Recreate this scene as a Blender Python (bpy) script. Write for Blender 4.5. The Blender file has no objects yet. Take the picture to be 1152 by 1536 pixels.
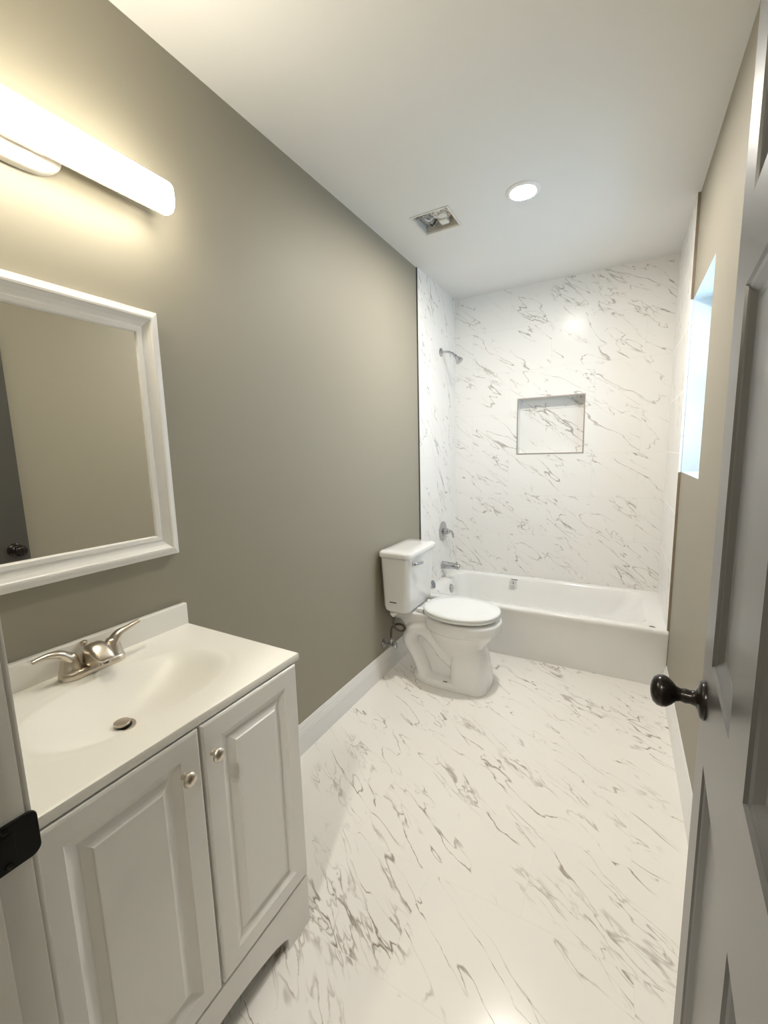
import bpy, bmesh, math, random
from math import sin, cos, pi, radians
from mathutils import Vector, Matrix

random.seed(7)
S = bpy.context.scene
COL = S.collection

# ------------------------------------------------------------------ camera
W, H = 1.53, 2.605            # room width, ceiling height
YB, YF = 0.7435, -2.548       # back wall, room face of the front wall
TL = 0.010                    # tile thickness on the left wall
TR = 0.012                    # tile thickness on the right wall
CAM = (1.2511, -2.7164, 1.3881)
yaw, pit, rol = radians(-29.5381), radians(-8.0266), radians(-1.5101)
fwd = Vector((sin(yaw)*cos(pit), cos(yaw)*cos(pit), sin(pit)))
rgt = Vector((cos(yaw), -sin(yaw), 0)); up = rgt.cross(fwd)
r2 = rgt*cos(rol) + up*sin(rol); u2 = up*cos(rol) - rgt*sin(rol)
cam = bpy.data.cameras.new('camera')
cam_o = bpy.data.objects.new('camera', cam); COL.objects.link(cam_o)
M = Matrix((r2, u2, -fwd)).transposed().to_4x4(); M.translation = CAM
cam_o.matrix_world = M
cam.sensor_fit = 'VERTICAL'; cam.sensor_height = 36.0
cam.lens = 628.312/1536*36.0
cam.clip_start = 0.01
S.camera = cam_o

# ------------------------------------------------------------------ light, sky, exposure
S.view_settings.view_transform = 'Standard'
S.view_settings.look = 'None'
S.view_settings.gamma = 1.0
S.view_settings.use_curve_mapping = False
S.view_settings.exposure = 2.75
SKY = 1.75                     # daylight outside the window
BAR = 6.4                    # vanity bar
DOWN = 124                   # ceiling downlight
HALL_FILL = 78                   # unseen hall lamp, added as fill from the camera side
BAR_C = (1.0, 0.92, 0.75)
DOWN_C = (1.0, 0.94, 0.85)
wd = bpy.data.worlds.new('sky'); S.world = wd
wd.use_nodes = True
bg = wd.node_tree.nodes['Background']
bg.inputs[0].default_value = (0.40, 0.70, 1.0, 1); bg.inputs[1].default_value = SKY
pl = bpy.data.lights.new('window_portal', 'AREA'); pl.shape = 'RECTANGLE'
pl.size, pl.size_y = 0.56, 0.84; pl.cycles.is_portal = True
plo = bpy.data.objects.new('window_portal', pl); COL.objects.link(plo)
plo.location = (1.675, -0.29, 1.68)
plo.rotation_euler = (0, pi/2, pi)
plo.matrix_world = Matrix.Translation((1.675, -0.29, 1.68)) @ Vector((0, 0, -1)).rotation_difference(Vector((-1, 0, 0))).to_matrix().to_4x4()
try:
    S.cycles.use_denoising = True
    S.cycles.max_bounces = 10; S.cycles.diffuse_bounces = 6; S.cycles.glossy_bounces = 5
    S.cycles.sample_clamp_indirect = 6.0
except Exception:
    pass

# ------------------------------------------------------------------ materials
class NT:
    def __init__(s, name):
        s.m = bpy.data.materials.new(name); s.m.use_nodes = True
        s.t = s.m.node_tree; s.b = s.t.nodes['Principled BSDF']; s.out = s.t.nodes['Material Output']
    def n(s, typ, **kw):
        nd = s.t.nodes.new(typ)
        for k, v in kw.items():
            if k.startswith('i_'): nd.inputs[k[2:]].default_value = v
            else: setattr(nd, k, v)
        return nd
    def l(s, a, b): s.t.links.new(a, b)
    def math(s, op, a, b=None, c=None, clamp=False):
        nd = s.t.nodes.new('ShaderNodeMath'); nd.operation = op; nd.use_clamp = clamp
        for i, x in enumerate((a, b, c)):
            if x is None: continue
            if isinstance(x, (int, float)): nd.inputs[i].default_value = x
            else: s.l(x, nd.inputs[i])
        return nd.outputs[0]
    def sstep(s, x, a, b, lo=0.0, hi=1.0):
        nd = s.t.nodes.new('ShaderNodeMapRange'); nd.interpolation_type = 'SMOOTHSTEP'
        s.l(x, nd.inputs[0])
        for i, v in zip((1, 2, 3, 4), (a, b, lo, hi)): nd.inputs[i].default_value = v
        return nd.outputs[0]
    def noise(s, vec, scale, detail=2, rough=0.5):
        nd = s.t.nodes.new('ShaderNodeTexNoise'); nd.inputs['Scale'].default_value = scale
        nd.inputs['Detail'].default_value = detail; nd.inputs['Roughness'].default_value = rough
        s.l(vec, nd.inputs['Vector']); return nd
    def xyz(s, x, y, z):
        nd = s.t.nodes.new('ShaderNodeCombineXYZ')
        for i, v in enumerate((x, y, z)):
            if isinstance(v, (int, float)): nd.inputs[i].default_value = v
            else: s.l(v, nd.inputs[i])
        return nd.outputs[0]
    def mix(s, f, a, b):
        nd = s.t.nodes.new('ShaderNodeMix'); nd.data_type = 'RGBA'
        if isinstance(f, (int, float)): nd.inputs[0].default_value = f
        else: s.l(f, nd.inputs[0])
        for i, v in ((6, a), (7, b)):
            if isinstance(v, tuple): nd.inputs[i].default_value = (*v, 1)
            else: s.l(v, nd.inputs[i])
        return nd.outputs[2]

def pbr(name, col, rough=0.5, metal=0.0, bump=0.0, bscale=200, var=0.0, coat=0.0, spec=0.5, aniso=0.0):
    k = NT(name); b = k.b
    b.inputs['Base Color'].default_value = (*col, 1); b.inputs['Roughness'].default_value = rough
    b.inputs['Metallic'].default_value = metal; b.inputs['Specular IOR Level'].default_value = spec
    if coat: b.inputs['Coat Weight'].default_value = coat; b.inputs['Coat Roughness'].default_value = 0.04
    tc = k.n('ShaderNodeTexCoord')
    if var or bump:
        nz = k.noise(tc.outputs['Object'], bscale, 3)
        if var:
            nv = k.noise(tc.outputs['Object'], 6.0, 3)
            lo = tuple(c*(1-var) for c in col); hi = tuple(min(1, c*(1+var)) for c in col)
            k.l(k.mix(nv.outputs['Fac'], lo, hi), b.inputs['Base Color'])
        if bump:
            bp = k.n('ShaderNodeBump'); bp.inputs['Strength'].default_value = bump; bp.inputs['Distance'].default_value = 0.002
            k.l(nz.outputs['Fac'], bp.inputs['Height']); k.l(bp.outputs[0], b.inputs['Normal'])
    return k.m

def emit(name, col, strength):
    k = NT(name)
    k.b.inputs['Base Color'].default_value = (0.9, 0.9, 0.9, 1)
    k.b.inputs['Emission Color'].default_value = (*col, 1); k.b.inputs['Emission Strength'].default_value = strength
    return k.m

def marble(name, au, av, u0, v0, bw, bh, ang, blobs=(), base=(0.84, 0.83, 0.81), vein=(0.27, 0.225, 0.185),
           grout=(0.74, 0.72, 0.69), rough=0.16, seed=0.0, dens=1.0, spec=0.13):
    """polished porcelain tile with diagonal grey-brown veins; au, av: the object axes the tile lies along"""
    k = NT(name)
    tc = k.n('ShaderNodeTexCoord'); sp = k.n('ShaderNodeSeparateXYZ'); k.l(tc.outputs['Object'], sp.inputs[0])
    u, v = sp.outputs[au], sp.outputs[av]
    br = k.n('ShaderNodeTexBrick'); br.offset = 0.5; br.offset_frequency = 2
    br.inputs['Color1'].default_value = (0, 0, 0, 1); br.inputs['Color2'].default_value = (1, 1, 1, 1)
    br.inputs['Scale'].default_value = 1.0; br.inputs['Mortar Size'].default_value = 0.0011
    br.inputs['Mortar Smooth'].default_value = 0.3
    br.inputs['Brick Width'].default_value = bw; br.inputs['Row Height'].default_value = bh
    k.l(k.xyz(k.math('ADD', u, 20*bw-u0), k.math('ADD', v, 20*bh-v0), 0.0), br.inputs['Vector'])
    tint = k.n('ShaderNodeSeparateColor'); k.l(br.outputs['Color'], tint.inputs[0])
    t = k.math('MULTIPLY_ADD', tint.outputs[0], 41.0, seed)
    a = radians(ang)
    U = k.math('ADD', k.math('MULTIPLY', u, cos(a)), k.math('MULTIPLY', v, sin(a)))
    V = k.math('ADD', k.math('MULTIPLY', u, -sin(a)), k.math('MULTIPLY', v, cos(a)))
    P0 = k.xyz(k.math('MULTIPLY', U, 0.75), k.math('MULTIPLY', V, 2.7), t)
    wv = k.noise(P0, 4.5, 2, 0.5)
    sub = k.n('ShaderNodeVectorMath', operation='MULTIPLY_ADD')
    k.l(wv.outputs['Color'], sub.inputs[0]); sub.inputs[1].default_value = (0.16, 0.16, 0.0); k.l(P0, sub.inputs[2])
    wf = k.noise(P0, 30.0, 2, 0.6)
    sub2 = k.n('ShaderNodeVectorMath', operation='MULTIPLY_ADD')
    k.l(wf.outputs['Color'], sub2.inputs[0]); sub2.inputs[1].default_value = (0.02, 0.03, 0.0); k.l(sub.outputs[0], sub2.inputs[2])
    P = sub2.outputs[0]
    def line(scale, width, det, off):
        ad = k.n('ShaderNodeVectorMath', operation='ADD'); k.l(P, ad.inputs[0]); ad.inputs[1].default_value = off
        nz = k.noise(ad.outputs[0], scale, det, 0.5)
        d = k.math('ABSOLUTE', k.math('SUBTRACT', nz.outputs['Fac'], 0.5))
        return k.sstep(d, 0.0, width, 1.0, 0.0)
    def patch(scale, lo, hi, off):
        ad = k.n('ShaderNodeVectorMath', operation='ADD'); k.l(P0, ad.inputs[0]); ad.inputs[1].default_value = off
        return k.sstep(k.noise(ad.outputs[0], scale, 2, 0.5).outputs['Fac'], lo, hi)
    strokes = patch(12.0, 0.38, 0.56, (3, 7, 0))
    l1 = k.math('MULTIPLY', line(1.5, 0.0065, 3, (0, 0, 0)), patch(2.0, 0.38, 0.54, (9, 2, 5)))
    l2 = k.math('MULTIPLY', line(2.6, 0.0085, 3, (5, 3, 2)), patch(2.4, 0.46, 0.60, (1, 8, 3)))
    l3 = k.math('MULTIPLY', line(5.5, 0.018, 3, (2, 6, 9)), patch(2.7, 0.55, 0.68, (4, 4, 8)))
    tot = k.math('MAXIMUM', k.math('MULTIPLY', l1, 0.85*dens), k.math('MAXIMUM', k.math('MULTIPLY', l2, 0.85*dens), k.math('MULTIPLY', l3, 0.8*dens)))
    PL = k.xyz(k.math('MULTIPLY', U, 0.28), k.math('MULTIPLY', V, 1.25), t)
    nl = k.noise(PL, 2.6, 3, 0.45)
    l0 = k.sstep(k.math('ABSOLUTE', k.math('SUBTRACT', nl.outputs['Fac'], 0.5)), 0.0, 0.0042, 0.62*dens, 0.0)
    l0 = k.math('MULTIPLY', l0, patch(3.2, 0.44, 0.56, (6, 1, 7)))
    tot = k.math('MAXIMUM', tot, l0)
    tot = k.math('MULTIPLY', tot, k.math('MULTIPLY_ADD', strokes, 0.8, 0.2))
    if blobs:
        acc = None
        for (bu, bv, rl, rs, wt) in blobs:          # vein clusters seen on particular tiles
            cu, cv = bu*cos(a)+bv*sin(a), -bu*sin(a)+bv*cos(a)
            q = k.math('ADD', k.math('POWER', k.math('DIVIDE', k.math('SUBTRACT', U, cu), rl), 2.0),
                       k.math('POWER', k.math('DIVIDE', k.math('SUBTRACT', V, cv), rs), 2.0))
            g = k.math('MULTIPLY', k.sstep(q, 0.15, 1.0, 1.0, 0.0), wt)
            acc = g if acc is None else k.math('MAXIMUM', acc, g)
        l4 = k.math('MAXIMUM', line(4.2, 0.022, 3, (7, 1, 4)), k.math('MULTIPLY', line(7.5, 0.032, 3, (8, 5, 1)), 0.75))
        l4 = k.math('MULTIPLY', l4, k.math('MULTIPLY_ADD', strokes, 0.5, 0.5))
        tot = k.math('MAXIMUM', tot, k.math('MULTIPLY', l4, acc))
    cl = k.noise(P0, 2.0, 2, 0.5)
    b0 = k.mix(cl.outputs['Fac'], tuple(c*0.975 for c in base), tuple(min(1, c*1.02) for c in base))
    c1 = k.mix(tot, b0, vein)
    c2 = k.mix(k.math('MULTIPLY', br.outputs['Fac'], 0.8), c1, grout)
    k.l(c2, k.b.inputs['Base Color']); k.b.inputs['Specular IOR Level'].default_value = spec
    k.l(k.math('MULTIPLY_ADD', br.outputs['Fac'], 0.4, rough), k.b.inputs['Roughness'])
    bp = k.n('ShaderNodeBump'); bp.inputs['Strength'].default_value = 0.35; bp.inputs['Distance'].default_value = 0.0015; bp.invert = True
    k.l(br.outputs['Fac'], bp.inputs['Height']); k.l(bp.outputs[0], k.b.inputs['Normal'])
    return k.m

M_wall = pbr('greige_paint', (0.318, 0.292, 0.232), 0.58, bump=0.05, bscale=260)
M_ceil = pbr('ceiling_paint', (0.76, 0.75, 0.725), 0.75, bump=0.04, bscale=260)
M_trim = pbr('white_trim_paint', (0.82, 0.82, 0.81), 0.28)
M_jamb = pbr('grey_white_frame_paint', (0.53, 0.52, 0.485), 0.33, bump=0.1, bscale=700)
M_reveal = pbr('white_drywall', (0.60, 0.625, 0.63), 0.6)
M_cab = pbr('white_cabinet_foil', (0.82, 0.81, 0.785), 0.34)
M_top = pbr('cultured_marble', (0.86, 0.845, 0.80), 0.30, coat=0.0)
M_china = pbr('vitreous_china', (0.83, 0.83, 0.825), 0.10, coat=0.5)
M_seat = pbr('white_seat_plastic', (0.86, 0.87, 0.875), 0.20)
M_tub = pbr('white_tub_enamel', (0.85, 0.85, 0.84), 0.12, coat=0.4)
M_chrome = pbr('polished_chrome', (0.50, 0.50, 0.52), 0.10, 1.0)
M_nickel = pbr('brushed_nickel', (0.66, 0.60, 0.52), 0.30, 1.0, bump=0.03, bscale=900)
M_bronze = pbr('oil_rubbed_bronze', (0.020, 0.016, 0.013), 0.24, 0.55)
M_black = pbr('black_metal', (0.008, 0.008, 0.007), 0.30, 0.2)
M_door = pbr('charcoal_door_paint', (0.068, 0.066, 0.062), 0.30, bump=0.04, bscale=420, spec=0.75)
M_mirror = pbr('mirror_silver', (0.90, 0.90, 0.88), 0.0, 1.0)
M_frame = pbr('white_mirror_frame', (0.83, 0.82, 0.80), 0.32)
M_galv = pbr('galvanised_steel', (0.68, 0.66, 0.62), 0.35, 0.15, var=0.20)
M_dark = pbr('dark_void', (0.03, 0.03, 0.03), 0.8)
M_fanw = pbr('white_fan_plastic', (0.72, 0.70, 0.66), 0.4)
M_niche = pbr('taupe_edge_trim', (0.40, 0.35, 0.32), 0.35, 0.4)
M_tiledge = pbr('raw_tile_edge', (0.26, 0.21, 0.15), 0.8, var=0.3)
M_tilegrey = pbr('dark_edge_trim', (0.10, 0.10, 0.095), 0.4, 0.4)
M_hose = pbr('braided_hose', (0.10, 0.085, 0.065), 0.4, 0.6, bump=0.4, bscale=500)
M_navy = pbr('navy_print', (0.012, 0.010, 0.045), 0.5)
M_print = pbr('grey_print', (0.42, 0.42, 0.42), 0.6)
M_paper = pbr('clear_label_film', (0.80, 0.80, 0.79), 0.3)
M_white = pbr('white_plastic', (0.82, 0.81, 0.80), 0.35)
M_stopper = pbr('grey_plastic', (0.22, 0.235, 0.25), 0.4)
M_bar = emit('bar_diffuser', BAR_C, BAR)
M_lens = emit('downlight_lens', DOWN_C, DOWN)
M_hall_fill = emit('hall_fill_lens', (1.0, 0.95, 0.86), HALL_FILL)
M_plate = pbr('white_light_plate', (0.85, 0.82, 0.77), 0.35)

FLOOR_BLOBS = [(0.56, -1.85, .20, .11, 1.0), (0.70, -1.83, .12, .10, 1.0), (0.46, -1.99, .10, .10, 0.9), (0.67, -2.05, .12, .05, .6),
               (1.30, -1.53, .22, .055, .85), (1.42, -1.55, .12, .05, .8), (1.08, -1.50, .12, .05, .6), (0.72, -1.20, .22, .045, .75),
               (0.95, -1.00, .20, .05, .7), (1.12, -1.02, .12, .04, .6), (0.24, -1.22, .16, .06, .6), (0.20, -1.42, .12, .08, .55),
               (0.63, -.78, .14, .06, .55), (1.10, -.28, .16, .05, .55), (1.42, -.9, .1, .05, .5), (1.35, -1.12, .12, .05, .5)]
BACK_BLOBS = [(0.11, 1.95, .12, .06, .75), (0.30, 1.98, .16, .05, .6), (0.66, 2.34, .16, .06, .8), (0.86, 2.47, .16, .08, .75),
              (1.10, 2.47, .12, .045, .85), (1.34, 2.30, .14, .05, .6), (0.39, 1.29, .14, .06, .7), (1.31, 0.43, .16, .07, .8),
              (1.30, .95, .16, .06, .6), (0.30, .92, .16, .05, .6), (1.33, 1.62, .12, .05, .5)]
M_floor = marble('floor_marble_tile', 0, 1, 1.3425, -1.60, 0.585, 0.325, -33, FLOOR_BLOBS, base=(0.83, 0.81, 0.775), rough=0.15, seed=2.0, spec=0.4)
M_back = marble('wall_marble_tile', 0, 2, 0.76, 0.38, 0.60, 0.322, -35, BACK_BLOBS, seed=11.0, rough=0.22, dens=0.88)
M_left = marble('wall_marble_tile_left', 1, 2, 0.45, 0.38, 0.60, 0.322, -56, ((0.05, 2.5, .14, .05, .9), (.45, .98, .14, .08, .7)), seed=23.0, rough=0.22, dens=0.8)
M_right = marble('wall_marble_tile_right', 1, 2, 0.30, 0.38, 0.60, 0.322, -124, seed=5.0, rough=0.22, dens=0.6)

k = NT('window_glass'); k.t.nodes.remove(k.b)
tr = k.n('ShaderNodeBsdfTransparent'); gl = k.n('ShaderNodeBsdfGlossy'); gl.inputs['Roughness'].default_value = 0.0
mx = k.n('ShaderNodeMixShader'); mx.inputs[0].default_value = 0.06
k.l(tr.outputs[0], mx.inputs[1]); k.l(gl.outputs[0], mx.inputs[2]); k.l(mx.outputs[0], k.out.inputs[0])
M_glass = k.m

# ------------------------------------------------------------------ helpers
def bx(bm, x0, x1, y0, y1, z0, z1, bev=0.0, seg=2):
    g = bmesh.ops.create_cube(bm, size=1.0)['verts']
    for v in g:
        v.co = Vector(((x0+x1)/2+v.co.x*(x1-x0), (y0+y1)/2+v.co.y*(y1-y0), (z0+z1)/2+v.co.z*(z1-z0)))
    if bev:
        ed = list({e for v in g for e in v.link_edges})
        bmesh.ops.bevel(bm, geom=ed, offset=bev, segments=seg, profile=0.5, affect='EDGES')

def loft(bm, rings, cap0=True, cap1=True, closed=True):
    vs = [[bm.verts.new(p) for p in r] for r in rings]
    n = len(vs[0])
    for a, b in zip(vs, vs[1:]):
        for i in range(n if closed else n-1):
            j = (i+1) % n
            try: bm.faces.new((a[i], a[j], b[j], b[i]))
            except ValueError: pass
    if cap0: bm.faces.new(list(reversed(vs[0])))
    if cap1: bm.faces.new(vs[-1])
    return vs

def frame_of(d):
    d = Vector(d).normalized()
    a = Vector((0, 0, 1)) if abs(d.z) < 0.9 else Vector((1, 0, 0))
    s = d.cross(a).normalized(); return s, s.cross(d).normalized(), d

def lathe(bm, prof, org, axis, n=32, cap0=True, cap1=True):
    """prof: (radius, distance along axis)"""
    s, t, d = frame_of(axis); o = Vector(org)
    loft(bm, [[o + d*h + (s*cos(2*pi*i/n) + t*sin(2*pi*i/n))*max(r, 1e-4) for i in range(n)] for r, h in prof], cap0, cap1)

def spline(pts, m=8):
    P = [Vector(p) for p in pts]; out = []
    for i in range(len(P)-1):
        a = P[max(i-1, 0)]; b = P[i]; c = P[i+1]; d = P[min(i+2, len(P)-1)]
        for j in range(m):
            t = j/m
            out.append(0.5*((2*b)+(c-a)*t+(2*a-5*b+4*c-d)*t*t+(3*b-a-3*c+d)*t**3))
    return out + [P[-1]]

def tube(bm, pts, rad, n=14, flat=1.0, upv=None):
    """swept tube; rad a number or a list along pts; flat squashes across upv"""
    m = len(pts); R = rad if isinstance(rad, (list, tuple)) else None
    prev = None; rings = []
    for i, p in enumerate(pts):
        d = (pts[min(i+1, m-1)] - pts[max(i-1, 0)]).normalized()
        if prev is None:
            s = (Vector(upv) if upv else frame_of(d)[0]); s = (s - d*s.dot(d)).normalized()
        else:
            s = (prev - d*prev.dot(d)).normalized()
        prev = s; t = d.cross(s)
        if R: f = i/(m-1)*(len(R)-1); q = int(min(f, len(R)-2)); r = R[q]+(R[q+1]-R[q])*(f-q)
        else: r = rad
        rings.append([p + s*(r*flat*cos(2*pi*j/n)) + t*(r*sin(2*pi*j/n)) for j in range(n)])
    loft(bm, rings)

def sell(cx, cy, a, b, z, n=2.0, N=56):
    r = []
    for i in range(N):
        t = 2*pi*i/N; c, s = cos(t), sin(t)
        r.append(Vector((cx+a*math.copysign(abs(c)**(2/n), c), cy+b*math.copysign(abs(s)**(2/n), s), z)))
    return r

def rrect(cx, cy, hx, hy, rad, z, N=16):
    r = []
    for q, (sx, sy) in enumerate(((1, 1), (-1, 1), (-1, -1), (1, -1))):
        for i in range(N):
            t = pi/2*q + pi/2*i/(N-1)
            r.append(Vector((cx+sx*(hx-rad)+rad*cos(t), cy+sy*(hy-rad)+rad*sin(t), z)))
    return r

def rect_rings(bm, f, a0, a1, b0, b1, prof, cap=True):
    """nested mitred rectangles: f(a, b, h) -> point, prof = [(inset, height)]"""
    rings = [[f(a, b, h) for a, b in ((a0+i, b0+i), (a1-i, b0+i), (a1-i, b1-i), (a0+i, b1-i))] for i, h in prof]
    loft(bm, rings, False, cap)

def obj(name, bm, mat, parent=None, smooth=False, label=None, autos=None):
    bmesh.ops.recalc_face_normals(bm, faces=bm.faces)
    me = bpy.data.meshes.new(name); bm.to_mesh(me); bm.free()
    me.materials.append(mat)
    o = bpy.data.objects.new(name, me); COL.objects.link(o)
    if smooth or autos:
        me.polygons.foreach_set('use_smooth', [True]*len(me.polygons))
        if autos: me.set_sharp_from_angle(angle=radians(autos))
    if parent is not None:
        o.parent = parent
        top = parent
        while top.parent: top = top.parent
        if top.type == 'EMPTY' and parent is top:
            o.matrix_parent_inverse = Matrix.Translation(-top.location)
    if label: o['label'] = label
    return o

def thing(name, label, cat, loc, group=None, kind=None):
    o = bpy.data.objects.new(name, None); COL.objects.link(o)
    o.empty_display_size = 0.05; o.location = loc
    o['label'] = label; o['category'] = cat
    if group: o['group'] = group
    if kind: o['kind'] = kind
    return o

def tag(o, label, cat, kind=None):
    o['label'] = label; o['category'] = cat
    if kind: o['kind'] = kind
    return o

def struct(name, bm, mat, label, cat, **kw):
    return tag(obj(name, bm, mat, **kw), label, cat, 'structure')

NB = bmesh.new

# ------------------------------------------------------------------ room shell
b = NB(); bx(b, -0.7, 2.7, -4.1, 0.9, -0.12, 0.0)
struct('floor', b, M_floor, 'glossy white marble tile floor with brown-grey veins', 'floor')

FX0, FX1, FY0, FY1 = 0.232, 0.427, -0.541, -0.343     # fan opening
b = NB()
def hole_plate(bm, f, a, bb, t0, t1):
    """plate over a[0]..a[3] x bb[0]..bb[3] with the middle cell open; f(a, b, t)"""
    for t in (t0, t1):
        g = [[bm.verts.new(f(x, y, t)) for y in bb] for x in a]
        for i in range(3):
            for j in range(3):
                if (i, j) != (1, 1): bm.faces.new((g[i][j], g[i+1][j], g[i+1][j+1], g[i][j+1]))
    bm.verts.ensure_lookup_table(); V = list(bm.verts)[-32:]
    A, B = V[:16], V[16:]
    ix = lambda i, j: i*4+j
    for loop in ([(0, 0), (3, 0), (3, 3), (0, 3)], [(1, 1), (2, 1), (2, 2), (1, 2)]):
        for (p, q) in zip(loop, loop[1:]+loop[:1]):
            di, dj = (q[0] > p[0])-(q[0] < p[0]), (q[1] > p[1])-(q[1] < p[1])
            c = p
            while c != q:
                e = (c[0]+di, c[1]+dj)
                bm.faces.new((A[ix(*c)], A[ix(*e)], B[ix(*e)], B[ix(*c)])); c = e
hole_plate(b, lambda x, y, t: (x, y, t), (-0.7, FX0, FX1, 2.7), (-4.1, FY0, FY1, 0.9), H, H+0.14)
struct('ceiling', b, M_ceil, 'flat white painted ceiling', 'ceiling')

b = NB(); bx(b, -0.14, 0.0, -2.67, 0.9, 0, H)
struct('wall_left', b, M_wall, 'greige painted wall behind the vanity and toilet', 'wall')

WY0, WY1, WZ0, WZ1 = -0.585, 0.0, 1.246, 2.112        # window opening in the right wall
b = NB(); hole_plate(b, lambda y, z, t: (t, y, z), (-2.67, WY0, WY1, 0.9), (0, WZ0, WZ1, H), W, W+0.16)
struct('wall_right', b, M_wall, 'beige painted wall with a window opening, behind the open door', 'wall')

# tiled tub surround
b = NB(); bx(b, 0.0, TL, 0.0105, YB+.001, 0.30, H)
o = struct('wall_tiled_left', b, M_left, 'white marble tiled wall holding the shower fittings', 'wall')
b = NB(); bx(b, 0.0, TL-0.001, 0.0075, 0.0105, 0.30, H)
obj('edge_trim', b, M_tilegrey, o)
b = NB(); bx(b, W-TR, W, 0.002, YB+.001, 0.30, H)
o = struct('wall_tiled_right', b, M_right, 'narrow white marble tiled wall at the right end of the tub', 'wall')
b = NB(); bx(b, W-TR, W, 0.0, 0.002, 0.352, WZ0); bx(b, W-TR, W, 0.0, 0.002, WZ1, H)
obj('edge_trim', b, M_tiledge, o, label='raw brown tile edge')
NX0, NX1, NZ0, NZ1 = 0.522, 1.000, 1.351, 1.777       # niche
b = NB(); hole_plate(b, lambda x, z, t: (x, t, z), (-0.14, NX0, NX1, W+0.16), (0.0, NZ0, NZ1, H), YB, YB+0.012)
o = struct('wall_back', b, M_back, 'white marble tiled wall behind the bathtub', 'wall')
b = NB(); bx(b, -0.14, W+.16, YB+.115, YB+.2, 0, H)
obj('backing', b, M_reveal, o)
nd = 0.095
b = NB()
t = 0.008
bx(b, NX0-t, NX0, YB+.001, YB+nd+t, NZ0-t, NZ1+t); bx(b, NX1, NX1+t, YB+.001, YB+nd+t, NZ0-t, NZ1+t)
bx(b, NX0, NX1, YB+.001, YB+nd+t, NZ0-t, NZ0); bx(b, NX0, NX1, YB+.001, YB+nd+t, NZ1, NZ1+t)
bx(b, NX0, NX1, YB+nd, YB+nd+t, NZ0, NZ1)
bx(b, NX0, NX1, YB+nd-.004, YB+nd, 1.697, NZ1)
nm = marble('niche_marble_tile', 0, 2, 0.20, 0.38, 1.30, 0.659, -38, ((0.72, 1.58, .24, .05, .7), (0.95, 1.72, .16, .03, .6)), seed=31.0)
ni = obj('niche', b, nm, o, label='recessed marble shelf niche')
b = NB()
rect_rings(b, lambda x, z, h: (x, YB-h, z), NX0-.003, NX1+.003, NZ0-.003, NZ1+.003, [(0, -.001), (0, .003), (.008, .003), (.008, -.001)], False)
obj('niche_trim', b, M_niche, ni, label='taupe metal edging')

# front wall with the doorway we look through, and the hall behind it
JX, HX = 0.664, 1.392                                  # opening: latch jamb, hinge jamb
DT = 2.045
b = NB(); bx(b, -0.14, JX-.018, -2.67, YF, 0, H); bx(b, HX+.018, W+.16, -2.67, YF, 0, H); bx(b, JX-.018, HX+.018, -2.67, YF, DT+.018, H)
struct('wall_front', b, M_wall, 'greige wall around the doorway, at the left end of the vanity', 'wall')
b = NB()
bx(b, JX-.018, JX, -2.672, YF+.001, 0, DT, .003); bx(b, JX, JX+.011, -2.65, YF-.034, 0, DT-.011, .002)
fr = struct('trim_1', b, M_jamb, 'grey-white painted door jamb with a stop, left of the doorway', 'door frame', autos=40)
b = NB(); bx(b, JX-.066, JX-.005, YF, YF+.0085, 0, DT+.06, .003)
obj('casing', b, M_jamb, fr, autos=40)
# strike plate on the jamb
b = NB()
z0, z1 = 0.927, 0.984; ya, yb_ = -2.600, -2.5375
pts = []
rr = .010
for (cy, cz, t0) in ((yb_-rr, z1-rr, 0), (ya+.004, z1-.004, 90), (ya+.004, z0+.004, 180), (yb_-rr, z0+rr, 270)):
    r_ = rr if cy > -2.57 else .004
    for i in range(7):
        a = radians(t0+90*i/6); pts.append((cy+r_*cos(a), cz+r_*sin(a)))
rings = []
for (off, sc) in ((0.0003, 1.0), (0.0022, 1.0), (0.0030, .94)):
    cy_, cz_ = (ya+yb_)/2, (z0+z1)/2
    ring = []
    for y, z in pts:
        y2, z2 = cy_+(y-cy_)*(sc if sc == 1 else 0.985), cz_+(z-cz_)*(sc if sc == 1 else 0.97)
        bend = max(0, y2-(-2.549))
        ring.append(Vector((JX+off-bend*0.12, y2, z2)))
    rings.append(ring)
loft(b, rings)
sp_ = obj('strike_plate', b, M_black, fr, autos=35, label='black latch strike plate')
b = NB(); bx(b, JX+.0029, JX+.0034, -2.578, -2.561, .941, .970, .0002)
obj('latch_hole_shade', b, M_black, sp_)  # solid black block gives the dark of the hole by colour
for zc in (.934, .977):
    b = NB(); lathe(b, [(.004, .0), (.0036, .0012), (.001, .0016)], (JX+.0028, -2.569, zc), (1, 0, 0), 14)
    obj('screw', b, M_bronze, sp_)
b = NB(); bx(b, HX, HX+.018, -2.672, YF+.001, 0, DT, .003)
struct('trim_2', b, M_jamb, 'grey-white door jamb on the hinge side, right of the doorway', 'door frame')
b = NB(); bx(b, JX-.018, HX+.018, -2.672, YF+.001, DT, DT+.018, .003)
struct('trim_3', b, M_jamb, 'grey-white head jamb over the doorway', 'door frame')
b = NB(); bx(b, -0.7, 2.7, -4.1, -4.0, 0, H); bx(b, -.7, -.6, -4.0, -2.67, 0, H); bx(b, 2.6, 2.7, -4.0, -2.67, 0, H)
bx(b, -.7, -.14, -2.67, -2.6, 0, H); bx(b, W+.16, 2.7, -2.67, -2.6, 0, H)
struct('wall_hall', b, pbr('hall_paint', (0.55, 0.52, 0.45), .6), 'beige hall walls behind the camera', 'wall')
b = NB(); lathe(b, [(.09, 0), (.09, .006), (.08, .010), (.07, .006)], (1.0, -3.35, H), (0, 0, -1), 40)  # lamp added out of view to brighten the doorway side
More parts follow.
